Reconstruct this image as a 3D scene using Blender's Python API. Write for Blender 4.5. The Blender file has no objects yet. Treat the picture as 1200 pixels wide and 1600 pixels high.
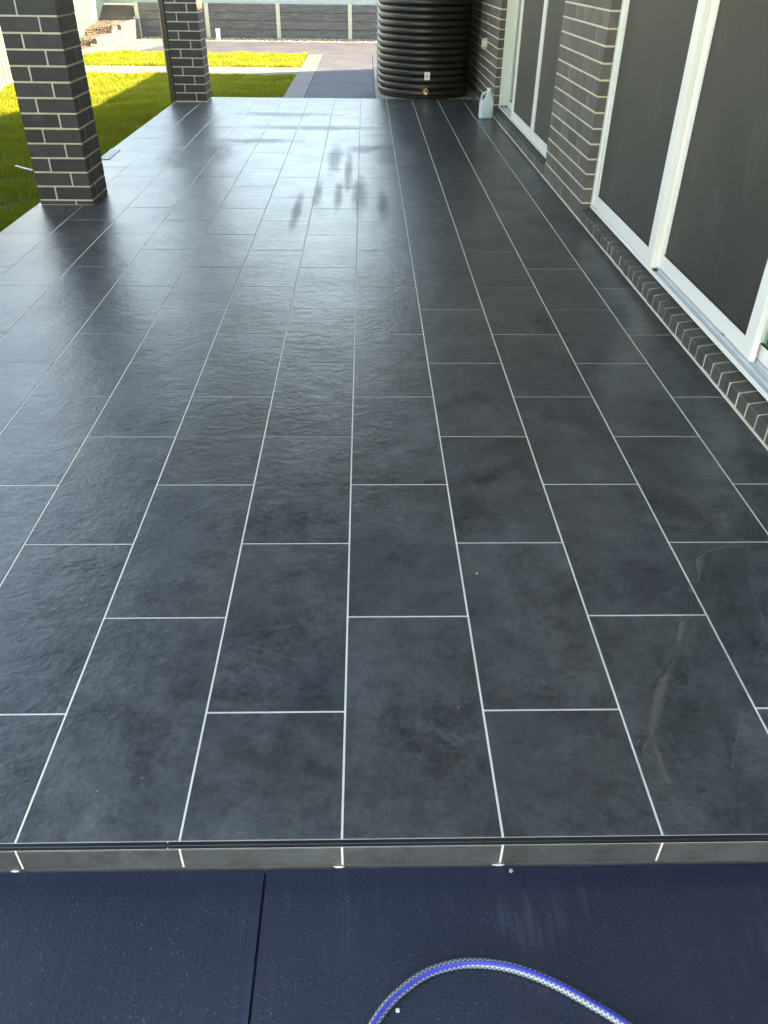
import bpy, bmesh, math, random
import numpy as np
from mathutils import Vector, Matrix
random.seed(11); rng = np.random.default_rng(5)
S = bpy.context.scene
COL = S.collection

# ------------------------------------------------------------ camera, sky, sun, exposure
CAM = (0.046, -0.85, 1.346)
YAW, PITCH, ROLL = math.radians(1.648), math.radians(35.139), math.radians(-0.804)
FPX = 1223.96
cd = bpy.data.cameras.new('camera'); co = bpy.data.objects.new('camera', cd); COL.objects.link(co)
cd.sensor_fit = 'VERTICAL'; cd.sensor_height = 24.0; cd.lens = FPX / 1600 * 24.0
cd.clip_start = 0.02; cd.clip_end = 2000
fw = Vector((math.sin(YAW) * math.cos(PITCH), math.cos(YAW) * math.cos(PITCH), -math.sin(PITCH)))
rt = Vector((math.cos(YAW), -math.sin(YAW), 0)); dn = fw.cross(rt)
r2 = rt * math.cos(ROLL) + dn * math.sin(ROLL); d2 = -rt * math.sin(ROLL) + dn * math.cos(ROLL)
mw = Matrix((r2, -d2, -fw)).transposed().to_4x4(); mw.translation = Vector(CAM)
co.matrix_world = mw
S.camera = co

SUN_TO = Vector((1.0, 0.42, 0.73)).normalized()          # direction towards the sun
SUN_EL = math.asin(SUN_TO.z); SUN_AZ = math.atan2(SUN_TO.x, SUN_TO.y)
W = bpy.data.worlds.new('World'); S.world = W; W.use_nodes = True
wn = W.node_tree; wn.nodes.clear()
sky = wn.nodes.new('ShaderNodeTexSky'); sky.sky_type = 'NISHITA'; sky.sun_disc = False
sky.sun_elevation = SUN_EL; sky.sun_rotation = SUN_AZ
sky.air_density = 1.0; sky.dust_density = 0.3; sky.ozone_density = 1.6
bg = wn.nodes.new('ShaderNodeBackground'); bg.inputs['Strength'].default_value = 0.15
wo = wn.nodes.new('ShaderNodeOutputWorld')
wn.links.new(sky.outputs[0], bg.inputs[0]); wn.links.new(bg.outputs[0], wo.inputs[0])
ld = bpy.data.lights.new('sun', 'SUN'); ld.energy = 4.0; ld.angle = math.radians(0.53); ld.color = (1.0, 0.93, 0.82)
lo = bpy.data.objects.new('sun', ld); COL.objects.link(lo)
lo.rotation_euler = SUN_TO.to_track_quat('Z', 'Y').to_euler(); lo.location = (6, 3, 8)
V = S.view_settings
V.view_transform = 'Standard'; V.look = 'None'; V.gamma = 1.0; V.use_curve_mapping = False
V.exposure = 3.65
V.use_white_balance = True; V.white_balance_temperature = 9600; V.white_balance_tint = 10

# ------------------------------------------------------------ node helpers
class NT:
    def __init__(s, name):
        s.m = bpy.data.materials.new(name); s.m.use_nodes = True
        s.t = s.m.node_tree; s.t.nodes.clear()
        s.out = s.n('ShaderNodeOutputMaterial')
    def n(s, typ, **kw):
        x = s.t.nodes.new(typ)
        for k, v in kw.items(): setattr(x, k, v)
        return x
    def l(s, a, b): s.t.links.new(a, b)
    def setin(s, node, key, v):
        if isinstance(v, bpy.types.NodeSocket): s.l(v, node.inputs[key])
        else: node.inputs[key].default_value = v
    def math(s, op, a, b=0.0, c=None, clamp=False):
        x = s.n('ShaderNodeMath', operation=op, use_clamp=clamp); s.setin(x, 0, a); s.setin(x, 1, b)
        if c is not None: s.setin(x, 2, c)
        return x.outputs[0]
    def vmath(s, op, a, b=(0, 0, 0)):
        x = s.n('ShaderNodeVectorMath', operation=op); s.setin(x, 0, a); s.setin(x, 1, b)
        return x.outputs['Value'] if op in ('LENGTH', 'DOT_PRODUCT') else x.outputs[0]
    def pos(s): return s.n('ShaderNodeNewGeometry').outputs['Position']
    def objc(s): return s.n('ShaderNodeTexCoord').outputs['Object']
    def rand(s): return s.n('ShaderNodeObjectInfo').outputs['Random']
    def island(s): return s.n('ShaderNodeNewGeometry').outputs['Random Per Island']
    def shifted(s, base, k=37.0):
        r = s.rand(); c = s.n('ShaderNodeCombineXYZ')
        s.setin(c, 0, s.math('MULTIPLY', r, k)); s.setin(c, 1, s.math('MULTIPLY', r, k * 1.7)); s.setin(c, 2, s.math('MULTIPLY', r, k * .6))
        return s.vmath('ADD', base, c.outputs[0])
    def noise(s, vec, scale, detail=4, rough=.55, dist=0.0, sc3=None):
        if sc3: vec = s.vmath('MULTIPLY', vec, sc3)
        x = s.n('ShaderNodeTexNoise'); s.l(vec, x.inputs['Vector'])
        x.inputs['Scale'].default_value = scale; x.inputs['Detail'].default_value = detail
        x.inputs['Roughness'].default_value = rough; x.inputs['Distortion'].default_value = dist
        return x.outputs['Fac']
    def vor(s, vec, scale):
        x = s.n('ShaderNodeTexVoronoi'); s.l(vec, x.inputs['Vector']); x.inputs['Scale'].default_value = scale
        return x
    def rng(s, v, a, b, c=0.0, d=1.0):
        x = s.n('ShaderNodeMapRange'); x.clamp = True; s.setin(x, 0, v)
        for i, q in enumerate((a, b, c, d)): s.setin(x, i + 1, q)
        return x.outputs[0]
    def mix(s, f, a, b):
        x = s.n('ShaderNodeMix', data_type='RGBA'); s.setin(x, 0, f)
        for i, q in ((6, a), (7, b)):
            if isinstance(q, tuple): x.inputs[i].default_value = (*q[:3], 1)
            else: s.l(q, x.inputs[i])
        return x.outputs[2]
    def bump(s, h, strength=.3, dist=.01, normal=None):
        x = s.n('ShaderNodeBump'); x.inputs['Strength'].default_value = strength; x.inputs['Distance'].default_value = dist
        s.l(h, x.inputs['Height'])
        if normal is not None: s.l(normal, x.inputs['Normal'])
        return x.outputs[0]
    def bsdf(s, color, rough=.6, normal=None, spec=.5, metal=0.0, **kw):
        b = s.n('ShaderNodeBsdfPrincipled')
        if isinstance(color, tuple): b.inputs['Base Color'].default_value = (*color[:3], 1)
        else: s.l(color, b.inputs['Base Color'])
        s.setin(b, 'Roughness', rough); s.setin(b, 'Specular IOR Level', spec); b.inputs['Metallic'].default_value = metal
        if normal is not None: s.l(normal, b.inputs['Normal'])
        for k, v in kw.items(): s.setin(b, k.replace('_', ' '), v)
        s.l(b.outputs[0], s.out.inputs[0])
        return b

def m_plain(name, c1, c2, scale=8, rough=.6, bstr=.1, bdist=.003, bscale=60, spec=.5, metal=0.0, per=True):
    t = NT(name); p = t.shifted(t.pos()) if per else t.pos()
    n = t.noise(p, scale, 5); c = t.mix(t.rng(n, .3, .7), c1, c2)
    t.bsdf(c, rough, t.bump(t.noise(p, bscale, 3), bstr, bdist) if bstr else None, spec, metal)
    return t.m

def m_tile(name='slate_tile', stains=True, pale_mix=0.0):
    t = NT(name); P = t.pos(); p = t.shifted(P)
    n1 = t.noise(p, 2.6, 10, .68, .4); n2 = t.noise(p, 13, 8, .72, .3); n3 = t.noise(p, 70, 5, .75)
    mot = t.math('ADD', t.math('ADD', t.math('MULTIPLY', n1, .40), t.math('MULTIPLY', n2, .36)), t.math('MULTIPLY', n3, .24))
    base = t.mix(t.rng(mot, .40, .61), (.0135, .0155, .0175), (.098, .102, .103))
    base = t.mix(t.math('MULTIPLY', t.rng(t.noise(p, 1.7, 4), .48, .68), .45), base, (.046, .045, .039))
    base = t.mix(t.math('MULTIPLY', t.rng(t.noise(t.vmath('ADD', p, (7, 3, 1)), 1.9, 4), .50, .70), .45), base, (.026, .031, .040))
    # pale slate veins and scuffs
    v = t.noise(p, 2.9, 9, .68, .45, (1.0, 1.9, 1))
    vein = t.rng(t.math('ABSOLUTE', t.math('SUBTRACT', v, .5)), 0.0, .016, 1, 0)
    vm = t.math('MULTIPLY', vein, t.rng(t.noise(p, 3.1, 3), .46, .62))
    base = t.mix(t.math('MULTIPLY', vm, .5), base, (.11, .115, .117))
    sc = t.math('MULTIPLY', t.rng(t.noise(p, 30, 7, .78, .5, (1.3, .8, 1)), .50, .74), t.rng(t.noise(p, 3.3, 4), .38, .66))
    base = t.mix(t.math('MULTIPLY', sc, .62), base, (.095, .10, .104))
    # tiny white specks of grout dust
    vd = t.vor(p, 26); sp = t.math('MULTIPLY', t.rng(vd.outputs['Distance'], .03, .045, 1, 0), t.rng(t.noise(p, 11, 2), .60, .62))
    base = t.mix(sp, base, (.5, .5, .48))
    if pale_mix: base = t.mix(pale_mix, base, (.15, .142, .125))  # even paler tone mixed over the riser tiles
    h = t.math('ADD', t.math('MULTIPLY', t.noise(p, 17, 6, .62, .25, (.85, 1.15, 1)), .62), t.math('MULTIPLY', t.noise(p, 60, 5, .65), .26))
    h = t.math('ADD', h, t.math('MULTIPLY', t.noise(p, 190, 2), .035))
    rough = t.rng(t.noise(P, 3, 5), .25, .75, .28, .36)
    spec = .55
    if stains:
        tot = None
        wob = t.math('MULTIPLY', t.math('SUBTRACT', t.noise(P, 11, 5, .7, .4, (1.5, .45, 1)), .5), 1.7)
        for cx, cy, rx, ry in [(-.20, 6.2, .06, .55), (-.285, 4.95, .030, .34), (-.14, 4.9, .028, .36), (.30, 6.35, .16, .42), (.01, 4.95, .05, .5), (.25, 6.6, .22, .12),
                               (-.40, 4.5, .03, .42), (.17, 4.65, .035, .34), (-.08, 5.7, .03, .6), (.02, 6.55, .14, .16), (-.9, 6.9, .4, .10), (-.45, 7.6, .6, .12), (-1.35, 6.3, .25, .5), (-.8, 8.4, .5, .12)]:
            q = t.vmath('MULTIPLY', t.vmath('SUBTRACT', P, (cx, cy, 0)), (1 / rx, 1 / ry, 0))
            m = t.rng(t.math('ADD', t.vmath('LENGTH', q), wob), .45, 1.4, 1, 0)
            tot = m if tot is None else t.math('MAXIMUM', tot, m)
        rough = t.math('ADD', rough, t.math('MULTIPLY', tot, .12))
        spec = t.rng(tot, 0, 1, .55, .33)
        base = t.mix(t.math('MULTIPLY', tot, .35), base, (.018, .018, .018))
    t.bsdf(base, rough, t.bump(h, .42, .012), spec)
    return t.m

def m_brick(name, ca, cb, cc):
    t = NT(name); p = t.shifted(t.pos()); r = t.rand()
    c = t.mix(r, ca, cb); c = t.mix(t.math('MULTIPLY', t.rng(t.math('FRACT', t.math('MULTIPLY', r, 17.3)), .6, 1), .55), c, tuple(q * .62 for q in ca))
    c = t.mix(t.rng(t.noise(p, 12, 4), .45, .75), c, cc)
    sp = t.rng(t.noise(p, 260, 3, .7), .58, .72); c = t.mix(t.math('MULTIPLY', sp, .35), c, (.17, .16, .145))
    c = t.mix(t.math('MULTIPLY', t.rng(t.noise(p, 7, 6, .7), .60, .8), .28), c, (.25, .22, .185))
    h = t.math('ADD', t.noise(p, 300, 3), t.math('MULTIPLY', t.noise(p, 30, 4), .8))
    t.bsdf(c, .62, t.bump(h, .35, .002), .4)
    return t.m

def m_concrete(name, c1, c2, rough, dust, band=None, specks=True):
    t = NT(name); P = t.pos()
    n = t.noise(P, 2.0, 7, .6); c = t.mix(t.rng(n, .35, .65), c1, c2)
    br = t.noise(P, 60, 3, .6, .2, (1.0, .06, 1))                    # broom strokes run along y
    brm = t.rng(t.noise(P, 3.5, 3), .5, .68)
    c = t.mix(t.math('MULTIPLY', t.math('MULTIPLY', t.rng(br, .52, .72), brm), .6), c, dust)
    sc = t.math('MULTIPLY', t.rng(t.noise(P, 35, 6, .75), .58, .8), t.rng(t.noise(P, 5, 3), .5, .7))
    c = t.mix(t.math('MULTIPLY', sc, .6), c, dust)
    if specks:
        vd = t.vor(P, 95); sp = t.math('MULTIPLY', t.rng(vd.outputs['Distance'], .10, .16, 1, 0), t.rng(t.noise(P, 16, 4, .7), .52, .58))
        c = t.mix(t.math('MULTIPLY', sp, .32), c, (.22, .24, .30))
    if band is not None:
        sx = t.n('ShaderNodeSeparateXYZ'); t.l(P, sx.inputs[0])
        yy = t.math('ADD', sx.outputs[1], t.math('MULTIPLY', t.noise(P, 12, 4), .02))
        c = t.mix(t.math('MULTIPLY', t.rng(yy, -.062, -.045), .8), c, band)
    h = t.math('ADD', t.math('MULTIPLY', t.noise(P, 160, 3, .6), .6), t.math('MULTIPLY', t.rng(t.vor(P, 95).outputs['Distance'], 0, .3, 1, 0), .5))
    h = t.math('ADD', h, t.math('MULTIPLY', br, .7))
    t.bsdf(c, rough, t.bump(h, .4, .003), .5 if specks else .12)
    return t.m

def m_grass():
    t = NT('lawn_grass'); P = t.pos(); r = t.island()
    c = t.mix(r, (.10, .15, .010), (.205, .24, .014))
    dry = t.math('MULTIPLY', t.rng(t.noise(P, 2.2, 5, .65), .56, .70), t.rng(r, .2, .8))
    c = t.mix(t.math('MULTIPLY', dry, .8), c, (.16, .115, .045))
    c = t.mix(t.rng(t.noise(P, 1.1, 3), .42, .62, 0, .5), c, (.10, .16, .006))
    d = t.n('ShaderNodeBsdfPrincipled'); t.l(c, d.inputs['Base Color']); d.inputs['Roughness'].default_value = .55; d.inputs['Specular IOR Level'].default_value = .3
    tr = t.n('ShaderNodeBsdfTranslucent'); t.l(t.mix(.5, c, (.34, .30, .004)), tr.inputs[0])
    mx = t.n('ShaderNodeMixShader'); mx.inputs[0].default_value = .45
    t.l(d.outputs[0], mx.inputs[1]); t.l(tr.outputs[0], mx.inputs[2]); t.l(mx.outputs[0], t.out.inputs[0])
    return t.m

def m_stone(name, cols, rough=.8):
    t = NT(name); r = t.island(); ramp = t.n('ShaderNodeValToRGB'); t.l(r, ramp.inputs[0])
    e = ramp.color_ramp.elements
    while len(e) < len(cols): e.new(.5)
    for i, c in enumerate(cols): e[i].position = i / len(cols); e[i].color = (*c, 1)
    ramp.color_ramp.interpolation = 'CONSTANT'
    t.bsdf(ramp.outputs[0], rough, t.bump(t.noise(t.pos(), 90, 3), .2, .004))
    return t.m

def m_glass(name, tint, refl_rough=.0, ior=1.5, bumpy=0.0):
    t = NT(name)
    tr = t.n('ShaderNodeBsdfTransparent'); tr.inputs[0].default_value = (*tint, 1)
    gl = t.n('ShaderNodeBsdfGlossy'); gl.inputs['Roughness'].default_value = refl_rough
    fr = t.n('ShaderNodeFresnel'); fr.inputs[0].default_value = ior
    if bumpy:
        b = t.bump(t.noise(t.pos(), 45, 3), bumpy, .002); t.l(b, gl.inputs['Normal']); t.l(b, fr.inputs['Normal'])
    mx = t.n('ShaderNodeMixShader'); t.l(t.math('MULTIPLY', fr.outputs[0], t.math('SUBTRACT', 1.0, t.n('ShaderNodeNewGeometry').outputs['Backfacing'])), mx.inputs[0]); t.l(tr.outputs[0], mx.inputs[1]); t.l(gl.outputs[0], mx.inputs[2])
    t.l(mx.outputs[0], t.out.inputs[0])
    return t.m

def m_screen():
    t = NT('woven_insect_screen'); P = t.pos()
    n = t.noise(P, 1.7, 5, .6); c = t.mix(t.rng(n, .3, .7), (.025, .0235, .018), (.038, .0355, .0275))
    sm = t.math('MULTIPLY', t.rng(t.noise(P, 5, 6, .75, .5, (1, 1.6, .5)), .56, .8), .4); c = t.mix(sm, c, (.13, .125, .105))
    sp = t.math('MULTIPLY', t.rng(t.vor(P, 42).outputs['Distance'], .05, .10, 1, 0), t.rng(t.noise(P, 2.6, 3), .55, .66))
    c = t.mix(t.math('MULTIPLY', sp, .5), c, (.2, .2, .17))
    s = t.n('ShaderNodeSeparateXYZ'); t.l(P, s.inputs[0])
    wv = t.math('MULTIPLY', t.math('SINE', t.math('MULTIPLY', s.outputs[1], 3900)), t.math('SINE', t.math('MULTIPLY', s.outputs[2], 3900)))
    t.bsdf(c, .55, t.bump(wv, .15, .0006), .35)
    return t.m

def m_hose():
    t = NT('braided_clear_hose'); uv = t.n('ShaderNodeUVMap').outputs[0]; s = t.n('ShaderNodeSeparateXYZ'); t.l(uv, s.inputs[0])
    u, v = s.outputs[0], s.outputs[1]
    a = t.math('SINE', t.math('ADD', t.math('MULTIPLY', u, 2 * math.pi * 118), t.math('MULTIPLY', v, 2 * math.pi * 6)))
    b = t.math('SINE', t.math('SUBTRACT', t.math('MULTIPLY', u, 2 * math.pi * 118), t.math('MULTIPLY', v, 2 * math.pi * 6)))
    thr = t.rng(t.math('MAXIMUM', a, b), .55, .9)
    c = t.mix(thr, (.06, .07, .10), (.36, .37, .39))
    bs = t.bsdf(c, .22, t.bump(thr, .25, .001), .6)
    bs.inputs['Coat Weight'].default_value = .5
    return t.m

MT = {}
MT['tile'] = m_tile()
MT['riser'] = m_tile('slate_riser_tile', False, .22)
MT['grout'] = m_plain('white_grout', (.70, .635, .52), (.82, .755, .635), 6, .85, .2, .002, 200)
MT['trim'] = m_plain('black_edge_trim', (.012, .012, .014), (.02, .02, .022), 8, .3, .05)
MT['pbrick'] = m_brick('charcoal_pillar_brick', (.047, .041, .034), (.066, .058, .048), (.038, .033, .028))
MT['hbrick'] = m_brick('charcoal_house_brick_lit', (.080, .071, .057), (.125, .112, .092), (.070, .063, .053))  # lighter than pillar brick: the wall's stronger light put into the colour
MT['sbrick'] = m_brick('charcoal_sill_brick', (.045, .042, .038), (.066, .062, .054), (.085, .078, .068))
MT['mortar'] = m_plain('cream_mortar', (.54, .45, .31), (.66, .56, .40), 14, .9, .5, .004, 140)
MT['apron'] = m_concrete('blue_black_coated_concrete', (.0105, .0145, .028), (.0175, .022, .040), .42, (.10, .108, .13), (.0105, .015, .035))
MT['path'] = m_concrete('dark_coated_path', (.034, .034, .043), (.052, .051, .057), .65, (.12, .11, .105), None, False)
MT['border'] = m_concrete('grey_path_border', (.085, .071, .064), (.115, .098, .088), .6, (.16, .14, .125), None, False)
MT['pad'] = m_concrete('plain_grey_concrete', (.24, .23, .21), (.32, .31, .28), .8, (.40, .38, .35), None, False)
MT['soil'] = m_plain('dark_soil', (.035, .028, .016), (.06, .055, .02), 12, .95, .6, .02, 40, per=False)
MT['ground'] = m_plain('dry_ground', (.10, .09, .06), (.15, .13, .08), .5, .95, .3, .02, 10, per=False)
MT['gravel_base'] = m_plain('gravel_bed_ground', (.075, .05, .032), (.14, .10, .066), 30, .95, .8, .02, 60, per=False)
MT['gravel'] = m_stone('river_gravel', [(.20, .14, .09), (.14, .10, .07), (.28, .22, .16), (.09, .07, .055), (.23, .17, .11), (.34, .29, .23)])
MT['grass'] = m_grass()
MT['white'] = m_plain('white_powder_coat', (.76, .725, .655), (.80, .765, .70), 3, .32, .04, .001, 300)
MT['mint'] = m_plain('pale_powder_coat', (.64, .67, .57), (.68, .70, .60), 3, .3, .04, .001, 300)
MT['alu'] = m_plain('grey_track_metal', (.50, .51, .52), (.60, .61, .61), 10, .35, .05)
MT['rubber'] = m_plain('black_rubber', (.012, .012, .012), (.02, .02, .02), 10, .6, .05)
MT['screen'] = m_screen()
MT['glass'] = m_glass('window_glass', (.80, .90, .85), 0.0, 1.75)
MT['room'] = m_plain('room_plaster', (.30, .31, .28), (.36, .36, .33), 2, .8, 0)
MT['roomfloor'] = m_plain('room_floor', (.10, .085, .06), (.16, .13, .09), 3, .5, 0)
MT['ceil'] = m_plain('white_soffit', (.66, .66, .64), (.72, .72, .70), 2, .7, .03)
MT['beam'] = m_plain('dark_fascia', (.03, .03, .032), (.04, .04, .042), 4, .45, .03)
MT['roof'] = m_plain('dark_roof_tile', (.04, .04, .045), (.07, .07, .075), 3, .7, .2)
MT['pipe'] = m_plain('olive_painted_pipe', (.045, .043, .028), (.055, .052, .034), 6, .35, .04)
MT['galv'] = m_plain('galvanised_post', (.40, .385, .27), (.48, .46, .33), 14, .55, .1, metal=.0)
MT['bfence'] = m_plain('pale_metal_sheet', (.36, .37, .33), (.42, .43, .39), 1.2, .42, .03, .002, 60)
MT['fence'] = m_plain('cream_metal_sheet', (.15, .15, .10), (.18, .18, .125), 1.2, .42, .03, .002, 60)
MT['fence_shade'] = m_plain('shaded_fence_sheet', (.20, .27, .20), (.24, .31, .23), 1.2, .42, .03, .002, 60)  # side fence sheet; shade on the last bay put into a greener colour
MT['fencep'] = m_plain('fence_post_paint', (.30, .34, .28), (.34, .37, .31), 2, .45, .03)
def m_sleeper():
    t = NT('charcoal_concrete_sleeper'); p = t.shifted(t.pos())
    c = t.mix(t.rand(), (.07, .066, .06), (.095, .09, .082))
    g = t.noise(p, 14, 7, .7, .6, (.35, 1, 2.6)); c = t.mix(t.rng(g, .42, .68), c, (.15, .14, .125))
    c = t.mix(t.math('MULTIPLY', t.rng(t.noise(p, 40, 4, .7), .6, .75), .5), c, (.06, .056, .05))
    t.bsdf(c, .85, t.bump(g, .7, .012)); return t.m
MT['sleeper'] = m_sleeper()
MT['lsleeper'] = m_plain('pale_concrete_sleeper', (.065, .057, .044), (.10, .09, .071), 12, .85, .5, .008, 30)
MT['tank'] = m_plain('dark_grey_poly_tank', (.014, .0125, .0095), (.020, .018, .0135), 2, .40, .06, .002, 120)
MT['brass'] = m_plain('brass', (.50, .38, .17), (.62, .50, .28), 20, .3, .05, metal=1.0)
MT['red'] = m_plain('red_lever_paint', (.22, .03, .02), (.28, .045, .03), 20, .5, .05)
MT['label'] = m_plain('white_label', (.74, .74, .74), (.78, .78, .78), 5, .5, 0)
MT['ink'] = m_plain('dark_print', (.03, .03, .035), (.05, .05, .05), 5, .6, 0)
MT['cream'] = m_plain('cream_plastic', (.52, .46, .33), (.58, .52, .38), 5, .5, .05)
MT['pvc'] = m_plain('white_plastic', (.74, .74, .70), (.80, .80, .76), 5, .4, .05)
MT['bluestripe'] = m_plain('blue_plastic_stripe', (.03, .04, .36), (.04, .052, .44), 30, .25, .05)
MT['hose'] = m_hose()
MT['stone'] = m_plain('tan_pebble', (.40, .25, .17), (.5, .35, .25), 40, .8, .2)
def m_jug():
    t = NT('translucent_jug_plastic'); b = t.bsdf((.80, .84, .85), .35, None, .5)
    d = t.n('ShaderNodeBsdfTransparent'); d.inputs[0].default_value = (.93, .97, 1, 1)
    tl = t.n('ShaderNodeBsdfTranslucent'); tl.inputs[0].default_value = (.85, .9, .92, 1)
    a = t.n('ShaderNodeMixShader'); a.inputs[0].default_value = .45; t.l(b.outputs[0], a.inputs[1]); t.l(tl.outputs[0], a.inputs[2])
    c = t.n('ShaderNodeMixShader'); c.inputs[0].default_value = .22; t.l(a.outputs[0], c.inputs[1]); t.l(d.outputs[0], c.inputs[2])
    t.l(c.outputs[0], t.out.inputs[0]); return t.m
MT['jug'] = m_jug()
MT['jugwater'] = m_plain('jug_liquid', (.50, .62, .68), (.54, .66, .72), 4, .25, 0)
MT['water'] = m_glass('puddle_water', (.93, .94, .94), .0, 1.52, .012)

# ------------------------------------------------------------ mesh helpers
def link(o, parent=None):
    COL.objects.link(o)
    if parent is not None: o.parent = parent
    return o
def obj(name, me, mat, parent=None, loc=None, kind=None):
    if isinstance(me, bmesh.types.BMesh):
        m = bpy.data.meshes.new(name); me.to_mesh(m); me.free(); me = m
    if mat is not None and not me.materials: me.materials.append(mat)
    o = bpy.data.objects.new(name, me); link(o, parent)
    if loc is not None: o.location = loc
    if kind: o['kind'] = kind
    return o
def tag(o, label, cat, group=None):
    o['label'] = label; o['category'] = cat
    if group: o['group'] = group
    return o
def thing(name, label, cat, loc=(0, 0, 0), group=None, rz=0):
    o = bpy.data.objects.new(name, None); o.empty_display_size = .1; link(o); o.location = loc; o.rotation_euler.z = rz
    return tag(o, label, cat, group)
def struct(name, me, mat, parent=None):
    return obj(name, me, mat, parent, None, 'structure' if parent is None else None)
def box(bm, x0, x1, y0, y1, z0, z1):
    v = [bm.verts.new(p) for p in ((x0, y0, z0), (x1, y0, z0), (x1, y1, z0), (x0, y1, z0), (x0, y0, z1), (x1, y0, z1), (x1, y1, z1), (x0, y1, z1))]
    for f in ((0, 3, 2, 1), (4, 5, 6, 7), (0, 1, 5, 4), (1, 2, 6, 5), (2, 3, 7, 6), (3, 0, 4, 7)): bm.faces.new([v[i] for i in f])
    return v
def boxes(*bs):
    bm = bmesh.new()
    for b in bs: box(bm, *b)
    return bm
def bev(bm, w, seg=1):
    bmesh.ops.bevel(bm, geom=list(bm.edges), offset=w, segments=seg, affect='EDGES', profile=.6)
    return bm
def bbox(*b, w=.003): return bev(boxes(b), w)
def smooth(o, ang=40):
    for p in o.data.polygons: p.use_smooth = True
    o.data.set_sharp_from_angle(angle=math.radians(ang)); return o
CACHE = {}
def brick_mesh(dx, dy, dz, mat, w=.003):
    k = (round(dx, 4), round(dy, 4), round(dz, 4), mat)
    if k not in CACHE:
        bm = bbox(-dx / 2, dx / 2, -dy / 2, dy / 2, -dz / 2, dz / 2, w=min(w, dx * .3, dy * .3, dz * .3))
        me = bpy.data.meshes.new('brick'); bm.to_mesh(me); bm.free(); me.materials.append(MT[mat]); CACHE[k] = me
    return CACHE[k]
def piece(name, x0, x1, y0, y1, z0, z1, mat, parent, w=.003, jit=0.0):
    o = bpy.data.objects.new(name, brick_mesh(x1 - x0, y1 - y0, z1 - z0, mat, w)); link(o, parent)
    o.location = ((x0 + x1) / 2 + random.uniform(-jit, jit), (y0 + y1) / 2 + random.uniform(-jit, jit), (z0 + z1) / 2 + random.uniform(-jit, jit) * .5)
    if jit: o.rotation_euler = (0, 0, random.uniform(-.004, .004))
    return o
def tube(pts, rad, n=12, cap=True, uv=False, frame_up=Vector((0, 0, 1))):
    bm = bmesh.new(); P = [Vector(p) for p in pts]; rings = []; L = 0; uvl = bm.loops.layers.uv.new('UVMap') if uv else None; Ls = []
    for i, p in enumerate(P):
        d = (P[min(i + 1, len(P) - 1)] - P[max(i - 1, 0)]).normalized()
        up = frame_up if abs(d.dot(frame_up)) < .95 else Vector((1, 0, 0))
        a = d.cross(up).normalized(); b = a.cross(d).normalized()
        r = rad[i] if isinstance(rad, (list, tuple)) else rad
        rings.append([bm.verts.new(p + (a * math.cos(2 * math.pi * k / n) + b * math.sin(2 * math.pi * k / n)) * r) for k in range(n)])
        if i: L += (p - P[i - 1]).length
        Ls.append(L)
    for i in range(len(P) - 1):
        for k in range(n):
            f = bm.faces.new((rings[i][k], rings[i][(k + 1) % n], rings[i + 1][(k + 1) % n], rings[i + 1][k])); f.smooth = True
            if uv:
                for lp, (u, v) in zip(f.loops, ((Ls[i], k / n), (Ls[i], (k + 1) / n), (Ls[i + 1], (k + 1) / n), (Ls[i + 1], k / n))): lp[uvl].uv = (u, v)
    if cap: bm.faces.new(rings[0][::-1]); bm.faces.new(rings[-1])
    bmesh.ops.recalc_face_normals(bm, faces=bm.faces)
    return bm
def catmull(pts, n=8):
    P = [Vector(p) for p in pts]; P = [P[0] * 2 - P[1]] + P + [P[-1] * 2 - P[-2]]; out = []
    for i in range(1, len(P) - 2):
        for k in range(n):
            t = k / n; a, b, c, d = P[i - 1:i + 3]
            out.append(.5 * ((2 * b) + (-a + c) * t + (2 * a - 5 * b + 4 * c - d) * t * t + (-a + 3 * b - 3 * c + d) * t ** 3))
    out.append(P[-2]); return out
def raw_mesh(name, verts, faces_flat, nper):
    me = bpy.data.meshes.new(name); nv = len(verts); nf = len(faces_flat) // nper
    me.vertices.add(nv); me.vertices.foreach_set('co', np.asarray(verts, dtype=np.float32).ravel())
    me.loops.add(nf * nper); me.loops.foreach_set('vertex_index', np.asarray(faces_flat, dtype=np.int32))
    me.polygons.add(nf); me.polygons.foreach_set('loop_start', np.arange(nf, dtype=np.int32) * nper)
    me.update(calc_edges=True); me.validate(); return me

# ------------------------------------------------------------ ground, paths, patio
ZL = -.10                                                       # lawn level
struct('ground', boxes((-150, 150, -150, 150, -.6, -.30)), MT['ground'])
struct('lawn_soil', boxes((-9, -.99, -8, 16.0, -.28, ZL)), MT['soil'])
# coated concrete in front of the patio, saw-cut control joint at x=-.146
apron = struct('pavement', boxes((-2.6, -.1485, -7, -.0165, -.27, -.075), (-.1435, 1.62, -7, -.0165, -.27, -.075), (-.1485, -.1435, -7, -.0165, -.27, -.092)), MT['apron'])
struct('garden_path', boxes((-.715, .185, 9.68, 15.85, -.27, -.085), (-3.75, 4.0, 15.858, 18.45, -.27, -.085), (.193, 4.0, 13.21, 15.85, -.27, -.085)), MT['path'])
pv = [(-3.75, 15.858), (-3.75, 18.45), (-4.25, 15.858)]
bm = bmesh.new(); lo_ = [bm.verts.new((x, y, -.27)) for x, y in pv]; hi = [bm.verts.new((x, y, -.085)) for x, y in pv]
bm.faces.new(lo_); bm.faces.new(hi)
for i in range(3): bm.faces.new((lo_[i], lo_[(i + 1) % 3], hi[(i + 1) % 3], hi[i]))
bmesh.ops.recalc_face_normals(bm, faces=bm.faces)
struct('garden_path', bm, MT['path'])
struct('path_border', boxes((-.985, -.721, 9.68, 15.85, -.27, -.081), (-5.2, -.991, 12.62, 13.66, -.27, -.082)), MT['border'])
struct('tank_pad', boxes((.19, 1.40, 9.66, 13.2, -.27, -.012)), MT['pad'])
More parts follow.
